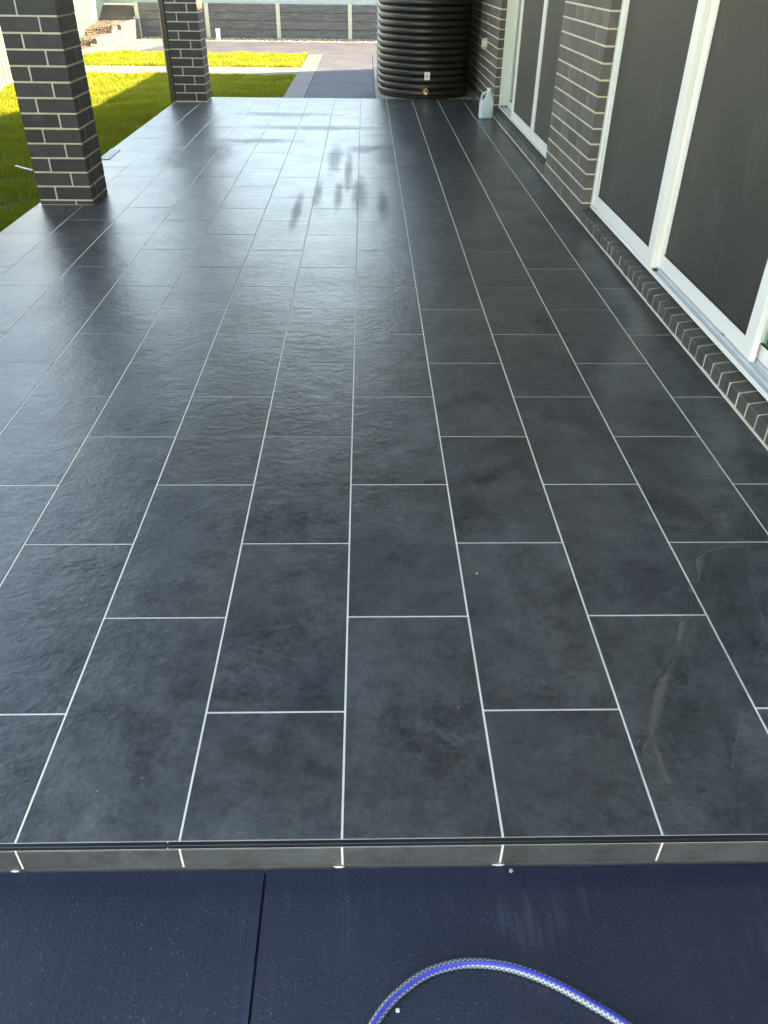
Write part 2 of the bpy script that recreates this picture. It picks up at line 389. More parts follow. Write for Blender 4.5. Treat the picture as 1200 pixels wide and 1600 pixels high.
struct('gravel_bed', boxes((-5.1, 4.0, 15.86, 19.75, -.29, -.105)), MT['gravel_base'])

w, L2 = .303, .606
XL, XR, YB = -7 * w, 1.418, 9.62
patio = struct('patio_slab', boxes((XL, XR, -.0035, YB, -.27, -.0013)), MT['grout'])
g = .0023
ty0 = -.0013
tmesh = {}
for i in range(-7, 5):
    x0, x1 = i * w + g, (i + 1) * w - g
    if i == 4: x1 = XR - .006
    if i == -7: x0 += .002
    ks = [0.0]; y = L2 if i % 2 == 0 else L2 / 2
    while y < YB - .02: ks.append(y); y += L2
    ks.append(YB)
    for a, b in zip(ks[:-1], ks[1:]):
        y0 = a + g if a > 0 else ty0; y1 = min(b - g, YB - .003)
        o = piece('tile', x0, x1, y0, y1, -.010, 0.0, 'tile', patio, .0009)
        o.location.z += random.uniform(-.0003, .0003); o.rotation_euler = (random.uniform(-.0010, .0010), random.uniform(-.0010, .0010), 0)
# front edge: black trim in two lengths and riser tiles
for a, b in ((XL, -.325), (-.323, XR)): piece('edge_trim', a, b, -.0112, -.0024, -.0112, -.0002, 'trim', patio, .0009)
obj('riser_grout', boxes((XL, XR, -.0096, -.0037, -.0735, -.0113)), MT['grout'], patio)
for i in range(-7, 5):
    piece('riser_tile', i * w + g, (i + 1) * w - g if i < 4 else XR, -.0116, -.003, -.0725, -.0136, 'riser', patio, .001)
for x, ww in ((-.006, .020), (.30, .024), (-.62, .016)):
    bm = bmesh.new(); bmesh.ops.create_icosphere(bm, subdivisions=3, radius=1.0); q = random.Random(ww)
    for v_ in bm.verts: v_.co = Vector((v_.co.x * ww / 2 * (1 + .25 * math.sin(v_.co.y * 9)), v_.co.y * .0026 * q.uniform(.6, 1.2), v_.co.z * .0009 * q.uniform(.7, 1.2)))
    smooth(obj('grout_smear', bm, MT['grout'], patio, (x, -.0128, -.0745)), 180)

# ------------------------------------------------------------ brick pillars
LB, SB, J, CH = .2275, .1075, .010, .0857
def pillar(x0, y0, zj, first, label):
    t = thing('brick_pillar', label, 'brick pillar', (x0, y0, 0), 'brick pillars holding up the patio roof')
    s = .345; H = 2.5; e = .0022
    obj('mortar', boxes((e, s - e, e, s - e, -.002, H)), MT['mortar'], t)
    courses = []
    if zj > .02: courses.append((.002, zj - J / 2, not first))
    z = zj + J / 2; f = first
    while z + .02 < H: courses.append((z, min(z + CH - J, H - .003), f)); z += CH; f = not f
    for z0, z1, p in courses:
        if p: pl = [(0, LB, 0, SB), (LB + J, s, 0, LB), (SB + J, s, LB + J, s), (0, SB, SB + J, s)]         # front reads long | short
        else: pl = [(0, SB, 0, LB), (SB + J, s, 0, SB), (LB + J, s, SB + J, s), (0, LB, LB + J, s)]         # short | long
        for a, b, c, d in pl: piece('brick', a, b, c, d, z0, z1, 'pbrick', t, .002, .0010)
    return t
pillar(-2.092, 4.60, .030, False, 'nearer dark brick pillar, at the left edge of the picture on the tiles')
pillar(-2.098, 9.20, .008, True, 'farther dark brick pillar at the back corner, beside the olive downpipe')

dp = thing('downpipe', 'olive round downpipe beside the far brick pillar', 'downpipe', (-2.155, 9.36, -.10))
smooth(obj('pipe', tube([(0, 0, 0), (0, 0, 2.6)], .048, 20), MT['pipe'], dp))
smooth(obj('bracket', tube([(0, 0, .60), (0, 0, .612)], .053, 20), MT['galv'], dp))

# patio roof above the picture: soffit, beams, fascia, gutter
pr = thing('patio_roof', 'white lined patio roof carried by the brick pillars above the tiles', 'patio roof', (0, 0, 2.5))
obj('beam', boxes((-2.10, -1.74, .3, 9.9, .002, .26)), MT['beam'], pr)
obj('beam', boxes((-1.74, 1.41, 9.55, 9.75, .002, .26)), MT['beam'], pr)
obj('soffit', boxes((-2.42, 1.41, .30, 10.08, .262, .275)), MT['ceil'], pr)
obj('fascia', boxes((-2.45, -2.42, .28, 10.10, .16, .36), (-2.42, 1.41, 10.08, 10.10, .16, .36), (-2.42, 1.41, .28, .30, .16, .36)), MT['beam'], pr)
obj('roof_sheet', boxes((-2.42, 1.41, .30, 10.08, .30, .36)), MT['roof'], pr)

# ------------------------------------------------------------ house on the right
XW = 1.42; HZ = 2.75; YE = 14.1
house = thing('house', 'dark brick house wall with white sliding doors along the right of the patio', 'house', (XW, 0, 0))
D1 = (-1.6, 4.31); D2 = (5.53, 8.45); DH = 2.25
FX = .056                                                       # frame set-back from the brick face
ZS = .103                                                       # first bed joint above the sill course
hw = obj('wall', boxes((.0022, .16, -5, D1[0], -.2, HZ), (.0022, .16, D1[1] + .005, D2[0] - .005, -.2, HZ), (.0022, .16, D2[1] + .005, YE, -.2, HZ),
                       (.0022, .16, D1[0], D1[1] + .005, DH, HZ), (.0022, .16, D2[0] - .005, D2[1] + .005, DH, HZ)), MT['mortar'], house)
rest = bmesh.new()
def wall_run(y0, y1, first_half, ret0, ret1, ztop=1.5):
    """stretcher-bond facing between y0 and y1; bricks past ztop (above the picture) are joined"""
    zc = [(.004, ZS - J / 2)]; z = ZS + J / 2
    while z + CH - J < HZ: zc.append((z, z + CH - J)); z += CH
    for k, (z0, z1) in enumerate(zc):
        y = y0; half = (k % 2 == 0) == first_half; n = 0
        while y < y1 - .012:
            ln = .11 if (half and n == 0) else .23
            e = min(y + ln, y1)
            if y1 - e < .03: e = y1
            a, b = (y, e)
            d1 = .10
            if z0 < ztop: piece('brick', 0, d1, a, b, z0, z1, 'hbrick', hw, .0018, .0008)
            else: box(rest, 0, d1, a, b, z0, z1)
            y = e + J; n += 1
wall_run(D1[1], D2[0], True, 1, 1)
wall_run(D2[1], 10.6, False, 1, 0)
wall_run(10.61, YE, False, 0, 1, -1)
wall_run(-5, D1[0], True, 0, 1, -1)
ro = obj('brick', rest, MT['hbrick'], hw, None, 'stuff')
# sill bricks laid on edge, tops falling to the patio
sm = bmesh.new()
v = box(sm, 0, .10, -.038, .038, 0, .060)
v[5].co.z = v[6].co.z = .076
v[0].co.z = v[1].co.z = v[2].co.z = v[3].co.z = .002
bev(sm, .003); sme = bpy.data.meshes.new('sill_brick'); sm.to_mesh(sme); sm.free(); sme.materials.append(MT['sbrick'])
for d in (D1, D2):
    # recessed mortar bed with the same fall
    bm = bmesh.new(); vv = box(bm, .003, .16, d[0] + .01, d[1] - .004, -.15, .0575); vv[5].co.z = vv[6].co.z = .078
    sill = obj('sill', bm, MT['mortar'], house)
    y = d[1] - .046; n = 0
    while y > d[0] + .03 and n < 40:
        o = bpy.data.objects.new('sill_brick', sme); link(o, sill); o.location = (random.uniform(-.0015, .0015), y, random.uniform(-.001, .001)); o.rotation_euler.z = random.uniform(-.006, .006)
        y -= .0858; n += 1
# floor-to-wall grout bead
obj('grout_bead', boxes((-.005, .002, .02, 9.6, -.004, .0012)), MT['grout'], house)

def rail(parent, name, mat, *bs, w=.002): return obj(name, bev(boxes(*bs), w), mat, parent)
def screen_panel(door, y0, y1, xf, zb, near, far, rail_h, dep=.026):
    """insect-screen door leaf: y0 near edge, y1 far edge; stile widths near/far"""
    p = obj('screen_door', bev(boxes((xf, xf + dep, y0, y0 + near, zb, DH - .03), (xf, xf + dep, y1 - far, y1, zb, DH - .03),
                                     (xf + .0015, xf + dep - .0015, y0 + near, y1 - far, zb, zb + rail_h), (xf + .0015, xf + dep - .0015, y0 + near, y1 - far, DH - .10, DH - .03)), .002), MT['white'], door)
    return p
def subparts(door, y0, y1, xf, zb, near, far, rail_h):
    obj('screen_mesh', boxes((xf + .010, xf + .014, y0 + near - .004, y1 - far + .004, zb + rail_h - .004, DH - .098)), MT['screen'], door)
    obj('rubber_seal', boxes((xf + .006, xf + .0095, y0 + near, y1 - far, zb + rail_h - .001, zb + rail_h + .004)), MT['rubber'], door)
zt = .079
def door(d, frame_mat, label):
    # outer frame with three tracks; the jambs stand 2 mm clear of the brick
    a, b = d; f0 = FX
    o = obj('sliding_door', bev(boxes((f0, .30, a + .002, b - .002, zt, zt + .006), (f0, f0 + .006, a + .003, b - .003, zt + .0065, zt + .020),
                                      (f0, .30, b - .040, b - .002, zt + .021, DH), (f0, .30, a + .002, a + .04, zt + .021, DH), (f0, .30, a + .041, b - .041, DH - .028, DH)), .0015), frame_mat, house)
    for x in (f0 + .040, f0 + .046, f0 + .086, f0 + .092):
        obj('track', boxes((x, x + .0028, a + .05, b - .045, zt + .006, zt + .019)), MT['alu'], o)
    obj('sill_channel', boxes((f0 + .007, .295, a + .045, b - .043, zt + .0058, zt + .0085)), MT['alu'], o)
    return o
d1 = door(D1, MT['white'], '')
zr = zt + .0095
# leaf A, farther and proud; leaf B nearer and set back; then the open glass leaf
A = (3.065, 4.268); xa = FX + .008
screen_panel(d1, *A, xa, zr, .082, .050, .080); subparts(d1, *A, xa, zr, .082, .050, .080)
obj('interlock', bev(boxes((xa + .0265, xa + .060, A[0] + .004, A[0] + .040, zr, DH - .03)), .002), MT['white'], d1)
B = (1.935, 3.10); xb = FX + .052
screen_panel(d1, *B, xb, zr, .080, .060, .074); subparts(d1, *B, xb, zr, .080, .060, .074)
obj('roller_stop', bbox(xb - .006, xb + .002, 2.18, 2.21, zr - .002, zr + .010, w=.002), MT['rubber'], d1)
obj('roller_stop', bbox(xa + .010, xa + .030, A[0] - .035, A[0] - .012, zr - .003, zr + .008, w=.002), MT['rubber'], d1)
def glass_leaf(dr, y0, y1, x, mat):
    z0 = zr + .001
    p = obj('glass_door', bev(boxes((x, x + .03, y0, y0 + .055, z0, DH - .03), (x, x + .03, y1 - .055, y1, z0, DH - .03), (x + .002, x + .028, y0 + .055, y1 - .055, z0, z0 + .065), (x + .002, x + .028, y0 + .055, y1 - .055, DH - .09, DH - .03)), .002), mat, dr)
    obj('pane', boxes((x + .012, x + .016, y0 + .05, y1 - .05, z0 + .06, DH - .088)), MT['glass'], dr)
    obj('rubber_seal', boxes((x + .004, x + .0115, y0 + .055, y1 - .055, z0 + .0645, z0 + .069)), MT['rubber'], dr)
glass_leaf(d1, .55, 2.02, FX + .090, MT['white']); glass_leaf(d1, -1.5, .5, FX + .090, MT['white'])
d2 = door(D2, MT['mint'], '')
C = (5.58, 6.58); Dd = (6.583, 7.67)
for q, fr, nr in ((C, .105, .05), (Dd, .09, .012)):
    screen_panel(d2, *q, FX + .008, zr, nr, fr, .078); subparts(d2, *q, FX + .008, zr, nr, fr, .078)
obj('rubber_seal', boxes((FX + .036, FX + .085, 7.675, 7.70, zr, DH - .04)), MT['rubber'], d2)
glass_leaf(d2, 7.0, 8.405, FX + .088, MT['mint']); glass_leaf(d2, 5.6, 6.99, FX + .088, MT['mint'])
# rooms behind the doors
bm = bmesh.new()
for a, b in ((D1[0] - .3, D1[1] + .4), (D2[0] - .4, D2[1] + .6)):
    box(bm, 3.9, 4.0, a, b, -.2, HZ); box(bm, .38, 3.9, a - .1, a, -.2, HZ); box(bm, .38, 3.9, b, b + .1, -.2, HZ); box(bm, .38, 3.9, a, b, HZ - .1, HZ)
obj('inner_wall', bm, MT['room'], house)
obj('inner_floor', boxes((.305, 3.9, D1[0] - .3, D1[1] + .4, -.1, .07), (.305, 3.9, D2[0] - .4, D2[1] + .6, -.1, .07)), MT['roomfloor'], house)
# roof with eaves (over the picture); it casts the shade on lawn and path
bm = bmesh.new()
prof = [(-.42, 2.78), (-.42, 2.90), (4.6, 4.95), (9.6, 2.90), (9.6, 2.78), (4.6, 4.80)]
ra = [bm.verts.new((x, -8, z)) for x, z in prof]; rb = [bm.verts.new((x, YE + .35, z)) for x, z in prof]
for i in range(6): bm.faces.new((ra[i], ra[(i + 1) % 6], rb[(i + 1) % 6], rb[i]))
bm.faces.new(ra[::-1]); bm.faces.new(rb); bmesh.ops.recalc_face_normals(bm, faces=bm.faces)
obj('roof', bm, MT['roof'], house)
obj('eave_lining', boxes((-.40, .16, 10.12, YE + .3, 2.752, 2.776), (-.40, .16, -7.9, .26, 2.752, 2.776)), MT['ceil'], house)
obj('outer_wall', boxes((.2, 9.2, YE - .1, YE, -.2, 2.75), (9.1, 9.2, -6, YE - .1, -.2, 2.75), (.2, 9.2, -6.1, -6, -.2, 2.75)), MT['hbrick'], house)
# octagonal tap cover on the wall
bm = bmesh.new(); bmesh.ops.create_cone(bm, cap_ends=True, segments=8, radius1=.062, radius2=.050, depth=.05)
bmesh.ops.rotate(bm, verts=bm.verts, matrix=Matrix.Rotation(-math.pi / 2, 3, 'Y') @ Matrix.Rotation(math.pi / 8, 3, 'Z'))
obj('socket_box', bm, MT['cream'], house, (-.0255, 9.36, .595))

# ------------------------------------------------------------ water tank
tank = thing('water_tank', 'dark grey ribbed water tank against the house at the far end', 'water tank', (.775, 10.22, -.012))
TR, TLn, RP = .535, 1.3, .0705
out = [(TR * math.cos(a), TR * math.sin(a)) for a in np.linspace(math.pi, 2 * math.pi, 40)]
out += [(TR * math.cos(a), TLn + TR * math.sin(a)) for a in np.linspace(0, math.pi, 28)]
oc = [(0, min(max(y, 0), TLn)) for x, y in out]
verts, faces = [], []; nz = 8; NR = 29; N = len(out)
zz, off = [0.0, .012], [-.012, .0]
for r in range(NR):
    for k in range(nz):
        ph = k / nz; s_ = abs(math.sin(math.pi * ph)) ** .55
        zz.append(.03 + (r + ph) * RP); off.append(.026 * s_ + (.004 if k in (2, 6) else 0))
zz += [.03 + NR * RP, .03 + NR * RP + .05, .03 + NR * RP + .12]; off += [0, -.06, -.25]
for z, o_ in zip(zz, off):
    for (x, y), (cx, cy) in zip(out, oc):
        dx, dy = x - cx, y - cy; l = math.hypot(dx, dy); verts.append((cx + dx / l * (l + o_), cy + dy / l * (l + o_), z))
for i in range(len(zz) - 1):
    for k in range(N): faces += [i * N + k, i * N + (k + 1) % N, (i + 1) * N + (k + 1) % N, (i + 1) * N + k]
tb = obj('tank_body', raw_mesh('tank_body', verts, faces, 4), MT['tank'], tank); smooth(tb, 60)
bm = bmesh.new(); bm.faces.new([bm.verts.new(verts[(len(zz) - 1) * N + k]) for k in range(N)]); obj('tank_lid', bm, MT['tank'], tank)
lb = obj('sticker', bbox(-.033, .033, -.0015, .0015, -.042, .042, w=.0005), MT['label'], tank, (0.01, -TR - .034, .250))
obj('printed_mark', boxes((-.004, .004, -.0022, -.0016, -.018, .014), (-.010, .010, -.0022, -.0016, .002, .006)), MT['ink'], lb)
tp = obj('tap', tube([(0, 0, 0), (0, -.035, 0), (0, -.06, 0), (0, -.075, -.006), (0, -.08, -.03)], [.022, .022, .017, .017, .015], 16), MT['brass'], tank, (0.0, -TR - .012, .090)); smooth(tp)
obj('collar', tube([(0, -.012, 0), (0, -.03, 0)], .029, 6), MT['brass'], tp)
obj('lever', bbox(-.085, .006, -.052, -.040, .022, .034, w=.003), MT['red'], tp)
obj('spindle', tube([(0, -.046, .010), (0, -.046, .040)], .008, 10), MT['brass'], tp)

# ------------------------------------------------------------ jug
jug = thing('plastic_jug', 'white translucent plastic jug by the wall near the far doors', 'jug', (1.318, 8.27, 0), rz=.12)
prof = [(0, -.058, .058, .040), (.006, -.067, .067, .048), (.02, -.069, .069, .050), (.15, -.069, .069, .050), (.162, -.066, .068, .049), (.172, -.040, .067, .047), (.182, -.020, .066, .044), (.205, -.010, .060, .038), (.232, -.004, .046, .028), (.243, .001, .040, .021), (.262, .001, .040, .020)]
bm = bmesh.new(); rings = []
for z, xl, xr, b in prof:
    ring = []; cx, a = (xl + xr) / 2, (xr - xl) / 2
    for k in range(32):
        th = 2 * math.pi * k / 32; c, s_ = math.cos(th), math.sin(th); e = .45 if z < .165 else .75
        ring.append(bm.verts.new((cx + a * math.copysign(abs(c) ** e, c), b * math.copysign(abs(s_) ** e, s_), z)))
    rings.append(ring)
for i in range(len(rings) - 1):
    for k in range(32): bm.faces.new((rings[i][k], rings[i][(k + 1) % 32], rings[i + 1][(k + 1) % 32], rings[i + 1][k]))
bm.faces.new(rings[0][::-1])
smooth(obj('jug_body', bm, MT['jug'], jug), 50)
hp = catmull([(.004, 0, .240), (-.016, 0, .243), (-.038, 0, .236), (-.052, 0, .215), (-.057, 0, .19), (-.056, 0, .160)], 6)
smooth(obj('handle', tube(hp, .0088, 12), MT['jug'], jug))
smooth(obj('cap', tube([(.0205, 0, .256), (.0205, 0, .282)], .0225, 20), MT['pvc'], jug))
bm = bmesh.new(); rings = []
for z in (.006, .085):
    rings.append([bm.verts.new((.064 * math.copysign(abs(math.cos(t)) ** .45, math.cos(t)), .046 * math.copysign(abs(math.sin(t)) ** .45, math.sin(t)), z)) for t in np.arange(32) * 2 * math.pi / 32])
for k in range(32): bm.faces.new((rings[0][k], rings[0][(k + 1) % 32], rings[1][(k + 1) % 32], rings[1][k]))
bm.faces.new(rings[0][::-1]); bm.faces.new(rings[1]); obj('liquid', bm, MT['jugwater'], jug)

# ------------------------------------------------------------ retaining wall at the back
def sleeper(parent, x0, x1, y0, y1, z0, z1, mat): return piece('sleeper', x0, x1, y0, y1, z0, z1, mat, parent, .006, .002)
rw = thing('retaining_wall', 'tall back retaining wall of dark concrete sleepers between pale posts', 'retaining wall', (0, 19.6, -.105))
px = [-4.93, -3.41, -1.85, -.27, 1.30, 2.87, 4.44]
for k, x in enumerate(px):
    bm = boxes((x - .043, x + .043, -.052, -.044, -.1, .655), (x - .043, x + .043, .086, .094, -.1, .655), (x - .004, x + .004, -.0435, .0855, -.1, .654))
    obj('post', bm, MT['galv'], rw)
    if k < len(px) - 1:
        for r in range(4):
            z0 = .012 + r * .1605
            sleeper(rw, x + .008, px[k + 1] - .008, -.04, .08, z0, z0 + .156, 'sleeper')
        sleeper(rw, x + .009, px[k + 1] - .009, -.036, .08, -.1, .008, 'sleeper')
# low stepped wall along the side fence
lw = thing('low_retaining_wall', 'low stepped sleeper wall in the back left corner, holding mulch below the side fence', 'retaining wall', (0, 0, -.105))
steps = [((-4.92, 13.9), (-4.86, 15.78), 1), ((-4.86, 15.82), (-4.80, 17.36), 2), ((-4.80, 17.42), (-4.92, 19.46), 3)]
def along(p, q, u, v, z): # helper for pieces along a slanted line
    d = Vector((q[0] - p[0], q[1] - p[1])); L = d.length; d /= L; n = Vector((-d.y, d.x)); return (p[0] + d.x * u + n.x * v, p[1] + d.y * u + n.y * v, z)
for p, q, nrow in steps:
    L = math.hypot(q[0] - p[0], q[1] - p[1]); ang = math.atan2(q[1] - p[1], q[0] - p[0])
    for r in range(nrow):
        z0 = -.003 + r * .122; h = .118
        o = bpy.data.objects.new('sleeper', brick_mesh(L - .05, .08, h, 'lsleeper', .008)); link(o, lw)
        o.location = along(p, q, L / 2, .0, z0 + h / 2); o.rotation_euler.z = ang
    bm = boxes((-.028, .028, -.045, .075, -.1, nrow * .122 + .022))
    o = obj('post', bm, MT['galv'], lw, along(p, q, L, -.01, 0)); o.rotation_euler.z = ang
# mulch bed behind it, sloping up to the fence
bm = bmesh.new(); rows = []
MUL = ((10.5, -.11, -.10), (13.8, -.11, -.10), (14.4, .0, -.05), (15.8, .0, .0), (15.95, .10, .02), (17.3, .10, .06), (17.5, .225, .12), (19.3, .225, .24), (20.15, .44, .46), (20.6, .5, .5))
for y, zf, zb in MUL:
    rows.append([bm.verts.new((x, y, zf + (zb - zf) * s_)) for x, s_ in ((-4.93, 0), (-5.3, .6), (-6.4, 1))])
for a, b in zip(rows[:-1], rows[1:]):
    for k in range(2): bm.faces.new((a[k], a[k + 1], b[k + 1], b[k]))
bmesh.ops.recalc_face_normals(bm, faces=bm.faces)
mul = struct('mulch_bed', bm, m_plain('mulch_ground', (.05, .034, .022), (.10, .07, .045), 30, .95, .8, .02, 60, per=False))
struct('back_bank', boxes((-4.965, 5, 19.70, 30, -.29, .50)), MT['gravel_base'])

# ------------------------------------------------------------ fences
def fence_panel_mesh(L, H, mat):
    bm = bmesh.new(); prof = []; x = 0; P = .19
    while x < L - .02:
        for dx, dy in ((0, 0), (.10, 0), (.118, .028), (.165, .028), (.183, 0)):
            if x + dx <= L: prof.append((x + dx, dy))
        x += P
    prof.append((L, 0))
    for o_ in (0, -.0025): pass
    a = [bm.verts.new((x, y, 0)) for x, y in prof]; b = [bm.verts.new((x, y, H)) for x, y in prof]
    a2 = [bm.verts.new((x, y - .003, 0)) for x, y in prof]; b2 = [bm.verts.new((x, y - .003, H)) for x, y in prof]
    for k in range(len(prof) - 1):
        bm.faces.new((a[k], a[k + 1], b[k + 1], b[k])); bm.faces.new((a2[k + 1], a2[k], b2[k], b2[k + 1]))
        bm.faces.new((b[k], b[k + 1], b2[k + 1], b2[k])); bm.faces.new((a2[k], a2[k + 1], a[k + 1], a[k]))
    bmesh.ops.recalc_face_normals(bm, faces=bm.faces); return bm
def fence(label, p, ang, bays, H):
    t = thing('metal_fence', label, 'fence', (p[0], p[1], 0), None, ang)
    u = 0
    for L, z, mat in bays:
        obj('fence_panel', fence_panel_mesh(L - .06, H, mat), mat, t, (u + .03, 0, z))
        obj('bottom_rail', boxes((.03, L - .03, -.018, .034, -.02, .045)), MT['fencep'], t, (u, 0, z))
        obj('top_rail', boxes((.03, L - .03, -.018, .034, H - .045, H + .004)), MT['fencep'], t, (u, 0, z))
        obj('post', boxes((-.026, .026, -.022, .038, -.5, H + .01)), MT['fencep'], t, (u, 0, z))
        u += L
    obj('post', boxes((-.026, .026, -.022, .038, -.5, H + .01)), MT['fencep'], t, (u, 0, bays[-1][1]))
    return t
# side fence runs away along the left, its ribbed face to the lawn
sl = math.atan2(1, -.118)
a0 = (-4.18, 6.4)
F = MT['fence']; G = MT['fence_shade']
fence('tall cream metal side fence with ribbed panels left of the lawn', (a0[0] + .118 * 9.6, a0[1] - 9.6), sl,
      [(2.4, -.1, F)] * 6 + [(2.4, -.10, F), (2.4, -.06, F), (2.35, .0, F), (2.05, .10, G)], 1.8)
fence('tall pale metal back fence standing above the sleeper retaining wall', (4.6, 20.25), math.pi,
      [(2.35, .52, MT['bfence'])] * 4 + [(1.4, .52, MT['bfence'])], 1.8)

# house on the next block, beyond the back fence (above the picture, mirrored in the wet tiles)
nh = thing('neighbour_house', 'low dark roofed brick house beyond the back fence, above the picture', 'house', (-9.5, 33, .3))
obj('wall', boxes((-7, 7, -4.5, 4.5, -.6, 2.7)), MT['hbrick'], nh)
bm = bmesh.new(); e_ = [bm.verts.new(q) for q in ((-7.5, -5, 2.72), (7.5, -5, 2.72), (7.5, 5, 2.72), (-7.5, 5, 2.72), (-3, 0, 5.2), (3, 0, 5.2))]
for q in ((0, 1, 5, 4), (1, 2, 5), (2, 3, 4, 5), (3, 0, 4), (3, 2, 1, 0)): bm.faces.new([e_[k] for k in q])
obj('roof', bm, MT['roof'], nh)
for x in (-4.5, 0, 4.2):
    wf = obj('window', boxes((x - .8, x + .8, -4.56, -4.505, .9, 2.2)), MT['white'], nh); obj('pane', boxes((x - .74, x + .74, -4.575, -4.563, .96, 2.14)), MT['rubber'], wf)

# ------------------------------------------------------------ small things
# standing pipe stub in the gravel
vp = thing('vent_pipe', 'short white pipe stub standing in the gravel before the back wall', 'pipe', (-3.11, 18.98, -.105))
smooth(obj('pipe', tube([(0, 0, 0), (0, 0, .20)], .045, 16), MT['pvc'], vp)); smooth(obj('cap', tube([(0, 0, .17), (0, 0, .215)], .052, 16), MT['pvc'], vp))
# plastic drain grate lying at the slab edge
gr = thing('drain_grate', 'small white slotted drain grate lying by the patio edge behind the near pillar', 'drain grate', (-2.07, 6.25, .0025), rz=.04)
gr.scale = (.72, 1.05, .7)
bm = boxes((-.052, -.044, -.2, .2, 0, .006), (.044, .052, -.2, .2, 0, .006), (-.044, .044, -.2, -.192, 0, .006), (-.044, .044, .192, .2, 0, .006), (-.004, .004, -.192, .192, 0.001, .0055))
obj('frame', bm, MT['pvc'], gr)
for k in range(15): obj('slat', boxes((-.0435, -.0045, -.0045, .0045, .001, .004), (.0045, .0435, -.0045, .0045, .001, .004)), MT['pvc'], gr, (0, -.179 + k * .0256, 0))
st = tag(obj('stick', bbox(-.10, .10, -.007, .007, -.004, .004, w=.002), MT['pvc'], None, (-2.68, 5.92, -.045)), 'thin white strip of plastic lying on the lawn left of the near pillar', 'plastic strip'); st.rotation_euler = (0, .06, -.55)
# hose loop
hz = -.0665
hpts = [(-.22, -1.05), (-.10, -.70), (-.02, -.45), (.022, -.345), (.056, -.29), (.088, -.252), (.138, -.217), (.186, -.2005), (.236, -.1965), (.296, -.2055), (.358, -.2295), (.415, -.262), (.469, -.299), (.55, -.375), (.62, -.52), (.60, -.75), (.45, -1.0)]
hs = thing('garden_hose', 'clear braided garden hose with a blue stripe, looped on the dark concrete', 'hose', (0, 0, 0))
path = catmull([(x, y, hz) for x, y in hpts], 14)
smooth(obj('hose_tube', tube(path, .0083, 24, True, True), MT['hose'], hs), 60)
# the stripe: a thin strip hugging the upper front of the tube, slowly twisting
bm = bmesh.new(); prev = None
for i, p in enumerate(path):
    d = (path[min(i + 1, len(path) - 1)] - path[max(i - 1, 0)]).normalized(); a = d.cross(Vector((0, 0, 1))).normalized(); b = a.cross(d).normalized()
    c0 = math.radians(78 + 16 * math.sin(i * .05) )
    cur = []
    for k in range(5):
        th = c0 + math.radians(-22 + 44 * k / 4); cur.append(bm.verts.new(p + (a * math.cos(th) + b * math.sin(th)) * .00855))
    if prev:
        for k in range(4): f = bm.faces.new((prev[k], prev[k + 1], cur[k + 1], cur[k])); f.smooth = True
    prev = cur
bmesh.ops.recalc_face_normals(bm, faces=bm.faces); obj('stripe', bm, MT['bluestripe'], hs)
# pebble and chips
def lump(r, seed, sq=.7):
    bm = bmesh.new(); bmesh.ops.create_icosphere(bm, subdivisions=2, radius=r); q = random.Random(seed)
    for v_ in bm.verts: v_.co *= q.uniform(.82, 1.1); v_.co.z *= sq
    return bm
smooth(tag(obj('pebble', lump(.0045, 1), MT['stone'], None, (.322, -.026, -.0725)), 'small tan pebble at the foot of the patio step', 'pebble'), 180)
tag(obj('mortar_chip', bbox(-.0032, .0032, -.003, .003, -.002, .002, w=.0008), MT['grout'], None, (.097, -.266, -.0732)), 'tiny white chip on the concrete inside the hose loop', 'chip')
tag(obj('mortar_chip', lump(.0035, 4, .5), MT['stone'], None, (.345, .772, .0016)), 'tiny tan chip lying on a tile in the middle of the patio', 'chip')
# film of water on the right-hand tiles
pl = [(.996, .865), (.95, .842), (.935, .79), (.928, .739), (.89, .731), (.882, .68), (.867, .625), (.815, .565), (.783, .513), (.785, .48), (.754, .438), (.715, .40), (.694, .367), (.676, .33), (.655, .284), (.634, .228), (.612, .19), (.602, .164), (.605, .12), (.624, .066), (.70, .065), (.79, .13), (.866, .27), (.93, .38), (.985, .47), (1.04, .58), (1.06, .70), (1.10, .79), (1.128, .883), (1.06, .89)]
bm = bmesh.new(); ptsP = []
n = len(pl)
for i in range(n):
    p, q = Vector(pl[i]), Vector(pl[(i + 1) % n])
    for k in range(4):
        u = p.lerp(q, k / 4); ptsP.append(u + Vector((random.uniform(-.005, .005), random.uniform(-.005, .005))))
cen = sum(ptsP, Vector((0, 0))) / len(ptsP); m = len(ptsP)
nrm = []
for i in range(m):
    tg = (ptsP[(i + 2) % m] - ptsP[i - 2]).normalized(); nrm.append(Vector((tg.y, -tg.x)))
area = sum(ptsP[i].x * ptsP[(i + 1) % m].y - ptsP[(i + 1) % m].x * ptsP[i].y for i in range(m)); sg = -1 if area > 0 else 1
rg = []
for dd, z in ((0, .0008), (.002, .0018), (.006, .0024), (.013, .0026)):
    rg.append([bm.verts.new((p.x + sg * nn.x * dd, p.y + sg * nn.y * dd, z)) for p, nn in zip(ptsP, nrm)])
for a, b in zip(rg[:-1], rg[1:]):
    for k in range(m): bm.faces.new((a[k], a[(k + 1) % m], b[(k + 1) % m], b[k]))
bm.faces.new(rg[-1]); bmesh.ops.recalc_face_normals(bm, faces=bm.faces)
pd = struct('puddle', bm, MT['water'])
for p_ in pd.data.polygons: p_.use_smooth = True
if sum(p_.normal.z * p_.area for p_ in pd.data.polygons) < 0: pd.data.flip_normals()

